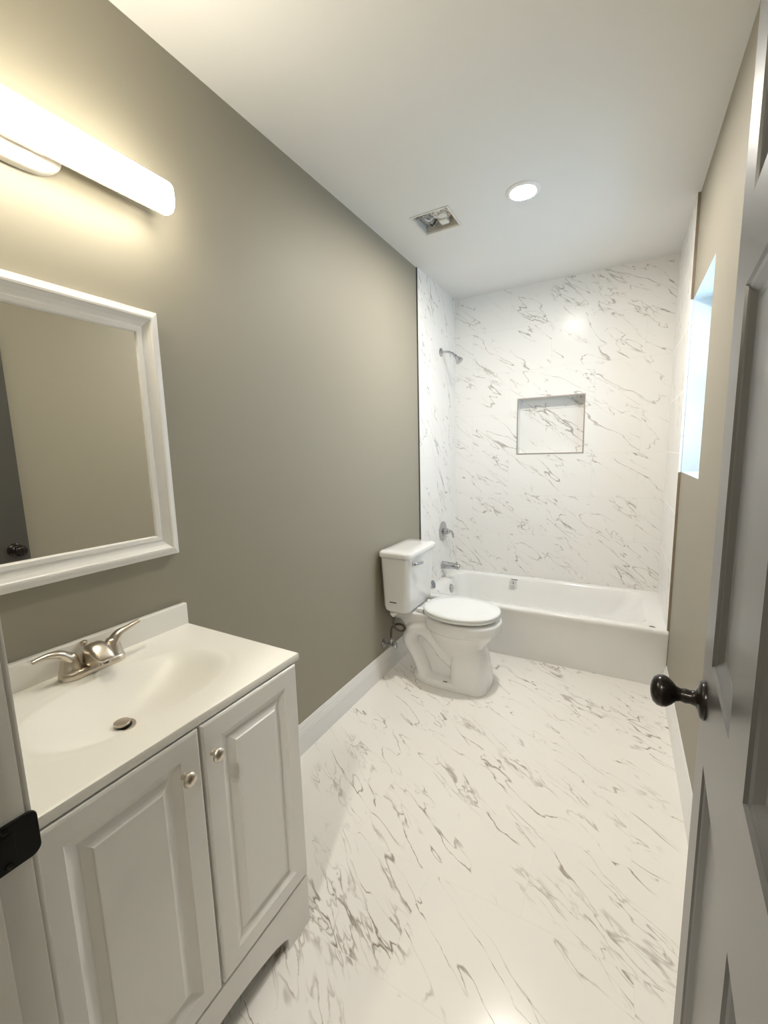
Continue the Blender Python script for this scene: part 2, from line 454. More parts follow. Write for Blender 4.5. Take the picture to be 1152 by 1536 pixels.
hl = thing('hall_fill_light', 'added fill light on the unseen hall ceiling outside the doorway', 'ceiling light', (1.0, -3.35, H))
obj('trim_ring', b, M_white, hl, autos=40)
b = NB(); lathe(b, [(.069, .004), (.069, .009), (.001, .010)], (1.0, -3.35, H), (0, 0, -1), 40)
obj('lens', b, M_hall_fill, hl, autos=40)

# window in the right wall
b = NB()
rect_rings(b, lambda y, z, h: (W+.128-h, y, z), WY0, WY1, WZ0, WZ1, [(0, -.03), (0, 0.0), (.04, 0.0), (.045, -.006), (.045, -.03)], False)
wn = struct('window_1', b, M_trim, 'white framed window deep in the right wall beside the tub', 'window')
b = NB(); zm = (WZ0+WZ1)/2
bx(b, W+.134, W+.150, WY0+.045, WY1-.045, zm-.02, zm+.02, .003)
for zz in ((WZ0+.045, zm-.02), (zm+.02, WZ1-.045)):
    rect_rings(b, lambda y, z, h: (W+.146-h, y, z), WY0+.045, WY1-.045, zz[0], zz[1], [(0, -.004), (0, .006), (.03, .006), (.034, 0), (.034, -.004)], False)
obj('sash', b, M_trim, wn)
b = NB(); bx(b, W+.150, W+.153, WY0+.03, WY1-.03, WZ0+.03, WZ1-.03)
obj('pane', b, M_glass, wn)
b = NB(); s_ = 0.003
bx(b, W+.0005, W+.125, WY0, WY1, WZ0, WZ0+s_); bx(b, W+.0005, W+.125, WY0, WY1, WZ1-s_, WZ1)
bx(b, W+.0005, W+.125, WY0, WY0+s_, WZ0+s_, WZ1-s_); bx(b, W+.0005, W+.125, WY1-s_, WY1, WZ0+s_, WZ1-s_)
obj('reveal', b, M_reveal, wn, label='white drywall window return')

# baseboards: profile swept along y
def baseboard(name, x0, sx, y0, y1, label):
    hb = .1455
    prof = [(0, 0), (.014, 0), (.014, .098), (.0125, .104), (.0125, .110), (.010, .118), (.0085, .130), (.006, .138), (.0045, hb), (0, hb)]
    b = NB(); loft(b, [[Vector((x0+sx*px, y, pz)) for px, pz in prof] for y in (y0, y1)])
    return struct(name, b, M_trim, label, 'baseboard')
baseboard('baseboard_left', 0.0, 1, -1.895, 0.028, 'tall white baseboard between the vanity and the tub')
baseboard('baseboard_right', W, -1, -2.545, 0.012, 'tall white baseboard on the right wall behind the door')

# ------------------------------------------------------------------ open panel door
DX, DY, TH = 1.398, -1.819, radians(3.93)
dr = thing('door_1', 'open charcoal six-panel door with a dark bronze knob', 'door', (DX-.711*sin(TH), DY-.711*cos(TH), 0), kind='structure')
ds = Vector((-sin(TH), -cos(TH), 0)); dn = Vector((-cos(TH), sin(TH), 0)); d0 = Vector((DX, DY, 0))
DP = lambda s, z, h: d0 + ds*s + dn*h + Vector((0, 0, z))
b = NB()
ss = [0, .106, .306, .412, .612, .714]; zs = [.012, .24, .867, 1.04, 1.606, 1.725, 1.925, 2.035]
DTH = .035
for side in (0, 1):
    hh = (lambda h: h) if side == 0 else (lambda h: -DTH-h)
    g = {}
    for i, s_ in enumerate(ss):
        for j, z_ in enumerate(zs): g[i, j] = b.verts.new(DP(s_, z_, hh(0)))
    for i in range(5):
        for j in range(7):
            if i in (1, 3) and j in (1, 3, 5):
                rect_rings(b, lambda a, c, h: DP(a, c, hh(h)), ss[i], ss[i+1], zs[j], zs[j+1],
                           [(0, 0), (.003, -.0035), (.008, -.0055), (.020, -.0125), (.024, -.0135), (.030, -.0135), (.032, -.0120)])
            else: b.faces.new((g[i, j], g[i+1, j], g[i+1, j+1], g[i, j+1]))
    if side == 0: g0 = g
for i in range(5):
    for j in (0, 7): b.faces.new((g0[i, j], g0[i+1, j], g[i+1, j], g[i, j]))
for j in range(7):
    for i in (0, 5): b.faces.new((g0[i, j], g0[i, j+1], g[i, j+1], g[i, j]))
bmesh.ops.remove_doubles(b, verts=b.verts, dist=1e-5)
obj('door_slab', b, M_door, dr)
for side in (1, -1):
    b = NB(); o_ = DP(.060, .957, 0.0005 if side == 1 else -DTH-.0005)
    lathe(b, [(.0325, 0), (.0325, .004), (.030, .0075), (.020, .010), (.0135, .013), (.0115, .020), (.0125, .027), (.0118, .030), (.011, .034),
              (.013, .040), (.020, .046), (.0255, .053), (.0275, .060), (.0265, .067), (.0215, .0735), (.013, .077), (.004, .0785)], o_, dn*side, 40)
    kb = obj('door_knob', b, M_bronze, dr, autos=50, label='dark bronze egg-shaped knob')
b = NB(); bx(b, -.001, .0015, -.0145, .0145, -.029, .029, .0005)
bmesh.ops.transform(b, verts=b.verts, matrix=Matrix.Translation(DP(0, .957, -DTH/2)) @ Matrix((-ds, dn, Vector((0, 0, 1)))).transposed().to_4x4())
obj('latch_plate', b, M_bronze, dr)

# ------------------------------------------------------------------ vanity cabinet
VY0, VY1, VX, VZ = -2.513, -1.897, 0.480, 0.824
VC = (VY0+VY1)/2
va = thing('vanity_cabinet', 'white two-door vanity cabinet under the sink top', 'cabinet', (VX/2, VC, 0))
for (ya_, yb2) in ((VY0, VY0+.016), (VY1-.016, VY1)):
    b = NB(); bx(b, .004, VX-.018, ya_, yb2, 0, VZ, .001); obj('side_panel', b, M_cab, va)
b = NB(); bx(b, .004, .012, VY0+.016, VY1-.016, .02, VZ); obj('back_panel', b, M_cab, va)
b = NB(); bx(b, .012, VX-.018, VY0+.016, VY1-.016, .13, .146); obj('bottom_panel', b, M_cab, va)
# face frame with skirt cut-out
b = NB()
outer = [(VY0, 0), (VY0+.094, 0), (VY0+.097, .040)]
for i in range(15):
    f_ = i/14; yy = VY0+.112+f_*(VY1-VY0-.224); outer.append((yy, .050+.030*sin(pi*f_)**.7))
outer += [(VY1-.097, .040), (VY1-.094, 0), (VY1-.006, 0), (VY1-.006, .158), (VY0, .158)]
loft(b, [[Vector((x, y, z)) for y, z in outer] for x in (VX-.018, VX+.0145, VX+.016)])
obj('toe_skirt', b, M_cab, va)
b = NB()
bx(b, VX-.018, VX, VY0, VY1, VZ-.03, VZ); bx(b, VX-.018, VX, VY0, VY0+.03, .158, VZ-.03); bx(b, VX-.018, VX, VY1-.03, VY1, .158, VZ-.03)
bx(b, VX-.018, VX, VC-.02, VC+.02, .158, VZ-.03)
obj('face_frame', b, M_cab, va)
for (y0, y1, ky, kz, lab) in ((VY0+.005, VC-.0035, -2.250, .742, 'left'), (VC+.0035, VY1-.005, -2.179, .748, 'right')):
    b = NB()
    rect_rings(b, lambda a, c, h: (VX+.001+h, a, c), y0, y1, .166, .8215,
               [(0, 0), (0, .013), (.0015, .016), (.005, .018), (.046, .018), (.048, .0165), (.065, .0075), (.068, .0070), (.0705, .0085), (.085, .0150), (.0865, .0174), (.088, .018)])
    b.verts.ensure_lookup_table(); b.faces.new([b.verts[i] for i in range(4)])
    d_ = obj('door', b, M_cab, va)
    b = NB(); lathe(b, [(.0075, 0), (.006, .004), (.005, .011), (.006, .014), (.0125, .0165), (.0155, .020), (.0145, .024), (.009, .0275), (.002, .0285)], (VX+.0188, ky, kz), (1, 0, 0), 28)
    obj('knob', b, M_nickel, d_, autos=50, label='brushed nickel round knob')

# ------------------------------------------------------------------ sink top
TX0, TX1, TY0, TY1, TZ = 0.002, 0.494, -2.532, -1.882, 0.8455
vt = thing('bathroom_sink', 'glossy cream-white vanity top with moulded oval sink', 'sink', (.25, VC, VZ))
SX, SY, SA, SB = 0.266, VC+.002, 0.148, 0.222
def top_z(x, y):
    r = (abs((x-SX)/SA)**2.35 + abs((y-SY)/SB)**2.35)**(1/2.35)
    def sm(t): t = min(max(t, 0), 1); return t*t*(3-2*t)
    z = TZ - .0022*sm((1.16-r)/.14)
    if r < 1.0: z -= .074*(1-r**2.1)**1.35
    return z
b = NB(); NXg, NYg = 92, 120; e_ = .005
def gx(i): return TX0 + (TX1-e_-TX0)*i/NXg
def gy(j): return TY0+e_ + (TY1-TY0-2*e_)*j/NYg
G = [[b.verts.new((gx(i), gy(j), top_z(gx(i), gy(j)))) for j in range(NYg+1)] for i in range(NXg+1)]
for i in range(NXg):
    for j in range(NYg): b.faces.new((G[i][j], G[i+1][j], G[i+1][j+1], G[i][j+1]))
loop = [G[i][0] for i in range(NXg+1)] + [G[NXg][j] for j in range(1, NYg+1)] + [G[i][NYg] for i in range(NXg-1, -1, -1)]
def off(v, d, z):
    x, y = v.co.x, v.co.y
    if x > TX1-e_-1e-5: x += d
    if y < TY0+e_+1e-5: y -= d
    if y > TY1-e_-1e-5: y += d
    return Vector((x, y, z))
prev = loop
for d_, z_ in ((.0035, TZ-.0012), (.005, TZ-.0045), (.005, VZ+.003), (.003, VZ+.0005)):
    cur = [b.verts.new(off(v, d_, z_)) for v in loop]
    for i in range(len(loop)-1): b.faces.new((prev[i], prev[i+1], cur[i+1], cur[i]))
    prev = cur
U_ = [[b.verts.new((gx(i), gy(j), min(VZ+.0005, top_z(gx(i), gy(j))-.010))) for j in range(0, NYg+1, 2)] for i in range(0, NXg+1, 2)]
for i in range(NXg//2):
    for j in range(NYg//2): b.faces.new((U_[i][j], U_[i][j+1], U_[i+1][j+1], U_[i+1][j]))
obj('basin_slab', b, M_top, vt, autos=40)
b = NB(); bx(b, .0015, .021, TY0, TY1, TZ-.004, .916, .004, 3)
obj('backsplash', b, M_top, vt, autos=40)
DRX, DRY = 0.264, -2.243
dz = top_z(DRX, DRY)
b = NB(); lathe(b, [(.031, -.002), (.031, .0020), (.028, .0034), (.023, .0024), (.0215, -.002)], (DRX, DRY, dz), (0, 0, 1), 40)
dn_ = obj('drain', b, M_nickel, vt, autos=40, label='brushed nickel pop-up drain')
b = NB(); lathe(b, [(.0222, .0000), (.0222, .0016), (.001, .0017)], (DRX, DRY, dz), (0, 0, 1), 32)
obj('drain_gap_shade', b, M_black, dn_)  # black disc stands in for the shaded gap round the stopper
b = NB(); lathe(b, [(.005, .0), (.005, .007), (.0165, .0075), (.0175, .0105), (.016, .0135), (.001, .0145)], (DRX+.002, DRY+.002, dz), (0, 0, 1), 32)
obj('stopper', b, M_nickel, dn_, autos=40)

# faucet
FXc, FYc = 0.062, VC+.011
fa = thing('faucet', 'brushed nickel two-handle faucet behind the sink bowl', 'faucet', (FXc, FYc, TZ))
b = NB()
loft(b, [rrect(FXc, FYc, hx, hy, min(hx, .028)-.0005, TZ+z) for hx, hy, z in ((.028, .078, .0006), (.0285, .0785, .010), (.0265, .0765, .0165), (.022, .072, .0195), (.012, .06, .0205))])
obj('base_plate', b, M_nickel, fa, autos=45)
b = NB()
rings = []
for x, zt, zb, w_ in ((-.026, .030, .016, .008), (-.022, .040, .015, .015), (-.012, .057, .014, .021), (.002, .070, .014, .0245), (.016, .0765, .014, .0250),
                      (.030, .0775, .015, .0240), (.042, .074, .022, .0230), (.054, .067, .031, .0215), (.066, .057, .035, .0195), (.074, .049, .037, .017), (.077, .044, .039, .012)):
    rings.append([Vector((FXc+x, FYc+p.x, TZ+(zt+zb)/2+p.y)) for p in sell(0, 0, w_*1.1, (zt-zb)/2, 0, 2.8, 36)])
loft(b, rings)
sp0 = obj('spout', b, M_nickel, fa, smooth=True)
b = NB(); lathe(b, [(.0115, 0), (.0115, .007), (.009, .008)], (FXc+.063, FYc, TZ+.0365), (.25, 0, -1), 20)
obj('aerator', b, M_chrome, sp0, autos=40)
for sd in (-1, 1):
    hy = FYc + sd*.051
    b = NB(); lathe(b, [(.0245, .018), (.0245, .022), (.0235, .0235), (.0225, .030), (.019, .046), (.0165, .056), (.013, .062), (.004, .065)], (FXc, hy, TZ), (0, 0, 1), 30)
    tube(b, spline([(FXc, hy+sd*.002, TZ+.050), (FXc+.002, hy+sd*.018, TZ+.069), (FXc+.003, hy+sd*.045, TZ+.0775), (FXc+.004, hy+sd*.076, TZ+.079+(.006 if sd > 0 else -.004))], 7), [.0145, .0115, .0085, .0062, .0050], 16, 1.35, (1, 0, 0))
    obj('handle', b, M_nickel, fa, autos=60)
b = NB(); lathe(b, [(.0028, .0), (.0028, .055), (.0065, .058), (.008, .064), (.0075, .068), (.004, .070)], (FXc-.034, FYc, TZ+.0005), (0, 0, 1), 18)
obj('lift_rod', b, M_nickel, fa, autos=50)

# ------------------------------------------------------------------ mirror
MY0, MY1, MZ0, MZ1 = -2.510, -1.893, 1.087, 1.818
mi = thing('framed_mirror', 'rectangular mirror in a white moulded frame above the vanity', 'mirror', (0, VC, MZ0))
b = NB()
rect_rings(b, lambda y, z, h: (h, y, z), MY0, MY1, MZ0, MZ1,
           [(0, .001), (0, .021), (.002, .0245), (.010, .026), (.0125, .029), (.019, .031), (.024, .0305), (.027, .027), (.036, .0215), (.046, .018), (.050, .0175), (.053, .020), (.064, .019), (.067, .016), (.0675, .006), (.060, .001)], False)
obj('frame', b, M_frame, mi)
b = NB(); bx(b, .006, .010, MY0+.062, MY1-.062, MZ0+.062, MZ1-.062)
bmesh.ops.rotate(b, verts=b.verts, cent=(.008, VC, 1.45), matrix=Matrix.Rotation(radians(-.75), 3, 'Z'))
obj('mirror_glass', b, M_mirror, mi)

# ------------------------------------------------------------------ vanity light bar
LZ = 2.123; LY0, LY1 = -2.552, -1.860
lb = thing('vanity_light', 'long glowing white bar light above the mirror', 'wall light', (0, VC, LZ))
b = NB(); N = 24
rings = []
for (x, k_) in ((.0, 1.0), (.016, 1.0), (.021, .97), (.0235, .90)):
    ring = []
    for i in range(48):
        t = 2*pi*i/48; c_, s_ = cos(t), sin(t)
        ring.append(Vector((x, VC+k_*.104*math.copysign(abs(c_)**.78, c_), LZ-.004+k_*.055*math.copysign(abs(s_)**.9, s_))))
    rings.append(ring)
loft(b, rings)
obj('back_plate', b, M_plate, lb, autos=40)
b = NB(); bx(b, .0236, .046, VC-.06, VC+.06, LZ-.02, LZ+.02, .003); obj('bracket', b, M_plate, lb)
b = NB()
rings = []
for (y, k_) in ((LY0, .80), (LY0+.003, .93), (LY0+.010, 1.0), (LY1-.010, 1.0), (LY1-.003, .93), (LY1, .80)):
    rings.append([Vector((max(.072, .083+k_*.029*p.x), y, LZ+k_*.041*p.y)) for p in sell(0, 0, 1, 1, 0, 3.2, 40)])
loft(b, rings)
dfo = b; b = NB()
loft(b, [[Vector((x, VC+yy*((LY1-LY0)/2-.004), LZ+zz*hz)) for yy, zz in ((-1, -1), (1, -1), (1, 1), (-1, 1))] for x, hz in ((.046, .026), (.054, .033), (.0718, .035))])
obj('channel', b, M_plate, lb, label='opaque white back channel')
b = dfo
obj('diffuser', b, M_bar, lb, autos=50, label='glowing white diffuser')

# ------------------------------------------------------------------ ceiling: open fan housing and downlight
fn = thing('exhaust_fan', 'open metal exhaust fan housing without a grille in the ceiling', 'fan', ((FX0+FX1)/2, (FY0+FY1)/2, H))
hd = .090; w_ = .0015
b = NB()
bx(b, FX0, FX0+w_, FY0, FY1, H+.0, H+hd); bx(b, FX1-w_, FX1, FY0, FY1, H, H+hd)
bx(b, FX0+w_, FX1-w_, FY0, FY0+w_, H, H+hd); bx(b, FX0+w_, FX1-w_, FY1-w_, FY1, H, H+hd)
bx(b, FX0+w_, FX1-w_, FY0+w_, FY1-w_, H+hd-w_, H+hd)
obj('housing', b, M_galv, fn)
b = NB()
rect_rings(b, lambda x, y, h: (x, y, H-h), FX0-.010, FX1+.010, FY0-.010, FY1+.010, [(0, .0005), (0, .003), (.011, .003), (.0135, -.006)], False)
obj('flange', b, M_galv, fn)
cx, cy = (FX0+FX1)/2, (FY0+FY1)/2
b = NB(); lathe(b, [(.050, .085), (.052, .03), (.049, .022), (.044, .020), (.040, .028)], (cx+.038, cy-.010, H), (0, 0, 1), 40)
obj('blower', b, M_fanw, fn, autos=45)
b = NB(); lathe(b, [(.010, .008), (.022, .012), (.026, .022), (.026, .08)], (cx+.038, cy-.010, H), (0, 0, 1), 28, True, False)
for i in range(3):
    a = 2*pi*i/3+.4; tube(b, [Vector((cx+.038+cos(a)*.018, cy-.010+sin(a)*.018, H+.024)), Vector((cx+.038+cos(a)*.048, cy-.010+sin(a)*.048, H+.024))], .004, 8)
obj('motor', b, M_fanw, fn, autos=45)
b = NB()                                               # crumpled foil over the duct
nn = 12; g = [[b.verts.new((FX0+.010+.088*i/nn+random.uniform(-.003, .003), FY0+.040+.130*j/nn+random.uniform(-.003, .003), H+.016+random.uniform(-.009, .009)+.03*abs(i-6)/6*(j/nn))) for j in range(nn+1)] for i in range(nn+1)]
for i in range(nn):
    for j in range(nn): b.faces.new((g[i][j], g[i+1][j], g[i+1][j+1], g[i][j+1]))
bmesh.ops.solidify(b, geom=list(b.faces), thickness=.0015)
obj('foil', b, M_galv, fn)
b = NB(); bx(b, FX0+.104, FX0+.150, FY0+.118, FY0+.165, H+.006, H+.075, .005); obj('wiring_box', b, M_fanw, fn)
for (p, m_) in (([(FX0+.02, FY0+.03, H+.09), (FX0+.04, FY0+.06, H+.02), (FX0+.07, FY0+.09, H+.010), (FX0+.09, FY0+.06, H+.05)], M_white), ([(FX0+.03, FY1-.03, H+.08), (FX0+.055, FY1-.06, H+.008), (FX0+.085, FY1-.07, H+.02), (FX0+.10, FY1-.03, H+.08)], M_black)):
    b = NB(); tube(b, spline(p, 8), .0035, 10); obj('wire', b, m_, fn, smooth=True)

DLX, DLY = 0.785, -0.470
dl = thing('recessed_downlight', 'round lit recessed downlight in the ceiling beside the fan', 'ceiling light', (DLX, DLY, H))
b = NB(); lathe(b, [(.080, .0005), (.080, .003), (.076, .006), (.060, .009), (.057, .006), (.056, .001)], (DLX, DLY, H), (0, 0, -1), 56)
obj('trim_ring', b, M_white, dl, autos=45)
b = NB(); lathe(b, [(.0555, .002), (.0555, .0055), (.03, .0075), (.001, .008)], (DLX, DLY, H), (0, 0, -1), 56)
obj('lens', b, M_lens, dl, autos=60, label='glowing round lens')

# ------------------------------------------------------------------ bathtub
TBH = .357
tb = thing('bathtub', 'white alcove bathtub below the marble tiled walls', 'bathtub', (W/2, YB/2, 0))
X0, X1 = TL*0+.001, W-.001
b = NB(); Nq = 24
def rim_ring(x0, x1, y0, y1, rad, z): return rrect((x0+x1)/2, (y0+y1)/2, (x1-x0)/2, (y1-y0)/2, rad, z, Nq)
Y1t = YB-.001
rings = [rim_ring(X0, X1, .030, Y1t, .004, 0.0005), rim_ring(X0, X1, .018, Y1t, .004, .12), rim_ring(X0, X1, .002, Y1t, .004, .28),
         rim_ring(X0, X1, -.004, Y1t, .004, .318), rim_ring(X0, X1, -.009, Y1t, .004, .328), rim_ring(X0, X1, -.012, Y1t, .005, .335), rim_ring(X0, X1, -.012, Y1t, .006, .344),
         rim_ring(X0, X1, -.009, Y1t, .008, .352), rim_ring(X0+.003, X1-.003, -.003, Y1t-.003, .010, .3565),
         rim_ring(X0+.012, X1-.012, .008, Y1t-.010, .02, .3575),
         rim_ring(.068, 1.440, .060, .690, .10, .3560), rim_ring(.078, 1.430, .068, .684, .10, .352), rim_ring(.084, 1.420, .074, .679, .10, .342),
         rim_ring(.095, 1.385, .084, .668, .11, .27), rim_ring(.112, 1.30, .100, .650, .13, .16), rim_ring(.135, 1.22, .122, .628, .13, .085),
         rim_ring(.175, 1.16, .160, .590, .13, .055), rim_ring(.30, 1.05, .26, .50, .09, .048)]
loft(b, rings)
obj('tub_shell', b, M_tub, tb, autos=60)
b = NB(); lathe(b, [(.036, -.004), (.036, .003), (.032, .008), (.014, .0095), (.002, .0095)], (.0945, .40, .285), (1, 0, .14), 40)
obj('overflow_plate', b, M_chrome, tb, autos=40, label='round chrome overflow cover')
b = NB(); lathe(b, [(.032, 0), (.030, .003), (.012, .004), (.001, .004)], (.30, .375, .0485), (0, 0, 1), 32)
obj('drain', b, M_chrome, tb, autos=40)
# printed label on the back inner wall
def inner(x, z): return (x, .679 - (.342-z)*.011/.072 - .0012, z)
b = NB()
lx = .495
for (xa, xb_, za, zb) in ((0, .060, .329, .3305), (0, .030, .301, .3035), (.0, .028, .308, .3105), (.0, .026, .315, .317), (.042, .062, .301, .303), (.042, .062, .308, .310), (.042, .060, .315, .317),
                          (.0, .064, .287, .290), (.0, .045, .280, .2825), (.0, .045, .274, .2765), (.0, .045, .268, .2705), (.0, .045, .262, .2645), (.0, .055, .254, .257), (.048, .062, .268, .276)):
    p = [Vector(inner(lx+q, z)) for q, z in ((xa, za), (xb_, za), (xb_, zb), (xa, zb))]
    loft(b, [p, [v+Vector((0, -.0004, 0)) for v in p]])
lb_ = obj('printed_label', b, M_print, tb, label='grey printed notice on the tub wall')
b = NB()
for (xa, xb_, za, zb) in ((.016, .032, .334, .3385), (.036, .066, .334, .3385), (.030, .035, .300, .322)):
    p = [Vector(inner(lx+q, z)) for q, z in ((xa, za), (xb_, za), (xb_, zb), (xa, zb))]
    loft(b, [p, [v+Vector((0, -.0006, 0)) for v in p]])
obj('heading', b, M_black, lb_)

b = NB(); tube(b, spline([(1.434, .024, .3602), (1.448, .024, .3606), (1.466, .018, .3600)], 5), [.0012, .0028, .0030, .0010], 8, 1.0)
tag(obj('debris_sliver', b, M_hose, smooth=True), 'thin dark sliver lying on the right end of the tub rim', 'debris')
b = NB(); lathe(b, [(.001, 0), (.0032, .001), (.0028, .003), (.0008, .004)], (.855, -.005, .0002), (0, 0, 1), 8)
tag(obj('debris_crumb', b, M_hose, smooth=True), 'tiny dark crumb on the floor in front of the tub', 'debris')

# round grey stopper standing on the tub rim against the tile
b = NB(); lathe(b, [(.001, .001), (.026, .001), (.030, .004), (.030, .008), (.026, .011), (.012, .013), (.010, .017), (.001, .018)], (TL+.028, .150, .3850), (1, 0, .45), 36)
tag(obj('drain_stopper', b, M_stopper, autos=40), 'round grey disc leaning on the tile at the tub end beside the tank', 'stopper')

# ------------------------------------------------------------------ shower fittings on the left tiled wall
SYc = .42
sh = thing('shower_fixture', 'chrome shower head on a bent arm high on the tiled wall', 'shower head', (TL, SYc, 2.138))
b = NB(); lathe(b, [(.032, .0005), (.031, .005), (.022, .010), (.012, .013)], (TL, SYc, 2.138), (1, 0, 0), 36); obj('flange', b, M_chrome, sh, autos=45)
b = NB(); P = spline([(TL+.004, SYc, 2.138), (TL+.045, SYc, 2.136), (TL+.085, SYc, 2.122), (TL+.112, SYc, 2.102)], 7); tube(b, P, .0085, 16); obj('arm', b, M_chrome, sh, smooth=True)
ax = Vector((.62, 0, -.78)).normalized(); o_ = P[-1]-ax*.004
b = NB(); lathe(b, [(.010, 0), (.013, .006), (.014, .014), (.011, .019), (.013, .024), (.024, .046), (.030, .060), (.0305, .066), (.027, .069), (.001, .070)], o_, ax, 36)
obj('head', b, M_chrome, sh, autos=40)
VZc = .745; VYc = .437
sv = thing('shower_valve', 'round chrome shower valve plate with lever handle above the spout', 'shower valve', (TL, VYc, VZc))
b = NB(); lathe(b, [(.082, .0005), (.081, .004), (.070, .009), (.045, .013), (.026, .015)], (TL, VYc, VZc), (1, 0, 0), 48); obj('escutcheon', b, M_chrome, sv, autos=45)
b = NB(); lathe(b, [(.024, .012), (.024, .045), (.020, .052), (.006, .055)], (TL, VYc, VZc), (1, 0, 0), 28); obj('hub', b, M_chrome, sv, autos=45)
b = NB(); tube(b, spline([(TL+.045, VYc+.005, VZc+.004), (TL+.058, VYc+.035, VZc-.005), (TL+.064, VYc+.058, VZc-.030), (TL+.066, VYc+.066, VZc-.060)], 6), [.013, .011, .010, .0075], 14, 1.0); obj('lever', b, M_chrome, sv, smooth=True)
ts = thing('tub_spout', 'chrome tub spout on the tiled wall just above the tub', 'tub spout', (TL, SYc, .468))
b = NB()
loft(b, [[Vector((TL+x, SYc+p.x, .468+dzz+p.y)) for p in sell(0, 0, a_, c_, 0, 2.4, 32)] for x, a_, c_, dzz in ((.0005, .032, .031, 0), (.010, .032, .031, 0), (.06, .029, .028, 0), (.11, .027, .023, .001), (.138, .025, .020, .000), (.150, .020, .013, .002))])
obj('spout_body', b, M_chrome, ts, autos=50)
b = NB(); lathe(b, [(.015, 0), (.0155, .022)], (TL+.130, SYc, .466), (0, 0, -1), 24); obj('outlet', b, M_chrome, ts, autos=45)
b = NB(); lathe(b, [(.004, 0), (.004, .012), (.0075, .014), (.0075, .018), (.002, .020)], (TL+.125, SYc, .486), (0, 0, 1), 16); obj('diverter_knob', b, M_chrome, ts, autos=45)

# ------------------------------------------------------------------ toilet
TY = -.420
to = thing('toilet', 'white two-piece toilet between the vanity and the tub', 'toilet', (.36, TY, 0))
b = NB()
def ring(cx_, a, bb, z, n=2.2): return sell(cx_, TY, a, bb, z, n, 56)
# bowl
loft(b, [ring(.405, .105, .085, .16, 2.3), ring(.425, .140, .105, .205), ring(.440, .170, .130, .255), ring(.453, .194, .153, .305), ring(.460, .208, .167, .345), ring(.468, .224, .185, .352), ring(.469, .227, .188, .360), ring(.469, .228, .189, .402), ring(.468, .224, .186, .413), ring(.466, .21, .172, .4185)])
# pedestal column
loft(b, [ring(.527, .115, .142, 0.0, 3.2), ring(.527, .115, .142, .03, 3.2), ring(.522, .108, .134, .12, 3.2), ring(.515, .100, .124, .20, 3.0), ring(.50, .10, .11, .26, 2.6)])
# foot
loft(b, [ring(.405, .240, .145, 0.0, 2.9), ring(.405, .239, .144, .030, 2.9), ring(.405, .228, .134, .044, 2.9), ring(.405, .20, .10, .050, 2.9)])
# inner body under the deck
loft(b, [[Vector((x, TY+y, z)) for x, y in ((.19, -w2), (.46, -w2), (.46, w2), (.19, w2))] for z, w2 in ((.02, .06), (.15, .055), (.30, .06), (.39, .08))])
# deck
loft(b, [rrect(.175, TY, .125, .090, .03, .365), rrect(.175, TY, .130, .104, .04, .385), rrect(.175, TY, .132, .110, .04, .415), rrect(.175, TY, .130, .106, .04, .4245)])
loft(b, [rrect(.19, TY, .07, .085, .03, .32), rrect(.18, TY, .10, .10, .03, .375)])
# trapway on each side
for sd in (-1, 1):
    tube(b, spline([(.45, TY+sd*.040, .120), (.385, TY+sd*.062, .185), (.325, TY+sd*.070, .270), (.250, TY+sd*.072, .325), (.180, TY+sd*.070, .305), (.160, TY+sd*.070, .235), (.205, TY+sd*.076, .165), (.240, TY+sd*.080, .095), (.260, TY+sd*.08, .03)], 8), [.040, .046, .050, .052, .052, .050, .046, .044, .046], 18)
bw_ = obj('bowl', b, M_china, to, smooth=True)
rm = bw_.modifiers.new('remesh', 'REMESH'); rm.mode = 'VOXEL'; rm.voxel_size = .0045; rm.use_smooth_shade = True
sm_ = bw_.modifiers.new('smooth', 'SMOOTH'); sm_.factor = .5; sm_.iterations = 7
# bolt cap
b = NB(); lathe(b, [(.011, 0), (.010, .008), (.004, .012)], (.385, TY-.128, .034), (0, 0, 1), 20); obj('bolt_cap', b, M_white, to, autos=40)
b = NB(); tube(b, [Vector((.40, TY-.142, .052)), Vector((.424, TY-.142, .054))], .0028, 8); obj('bolt', b, M_hose, to)
# tank
def tank_ring(x0, x1, hw, bulge, rad, z):
    r = rrect((x0+x1)/2, TY, (x1-x0)/2, hw, rad, z, 14); cx_ = (x0+x1)/2
    for p in r:
        if p.x > cx_: p.x += bulge*(1-((p.y-TY)/hw)**2)*(p.x-cx_)/(x1-cx_)
    return r
b = NB()
loft(b, [tank_ring(.065, .165, .150, .008, .03, .4285), tank_ring(.045, .180, .165, .012, .035, .432), tank_ring(.030, .190, .178, .014, .035, .446), tank_ring(.027, .1935, .181, .015, .033, .47), tank_ring(.020, .210, .196, .020, .032, .772)])
tk = obj('tank', b, M_china, to, autos=50)
b = NB(); bx(b, .076, .122, TY-.1835, TY-.1815, .497, .503, .0004)
bmesh.ops.rotate(b, verts=b.verts, cent=(.1, TY-.1825, .50), matrix=Matrix.Rotation(-.05, 3, 'X'))
obj('label_strip', b, M_navy, tk, label='dark navy label strip')
b = NB()
loft(b, [tank_ring(.024, .208, .194, .020, .03, .7735), tank_ring(.014, .218, .204, .022, .034, .776), tank_ring(.012, .221, .207, .023, .036, .782), tank_ring(.012, .221, .207, .023, .036, .800), tank_ring(.015, .217, .203, .022, .036, .808), tank_ring(.024, .206, .192, .020, .034, .8125), tank_ring(.07, .16, .12, .01, .03, .8145)])
obj('tank_lid', b, M_china, to, autos=60)
b = NB(); ly = TY-.140
lathe(b, [(.012, 0), (.012, .006), (.008, .010)], (.2165, ly, .738), (1, 0, 0), 20)
tube(b, spline([(.2285, ly, .738), (.236, ly+.020, .7385), (.240, ly+.050, .736), (.242, ly+.075, .734)], 5), [.006, .0075, .0085, .0075], 12, 1.2, (0, 0, 1))
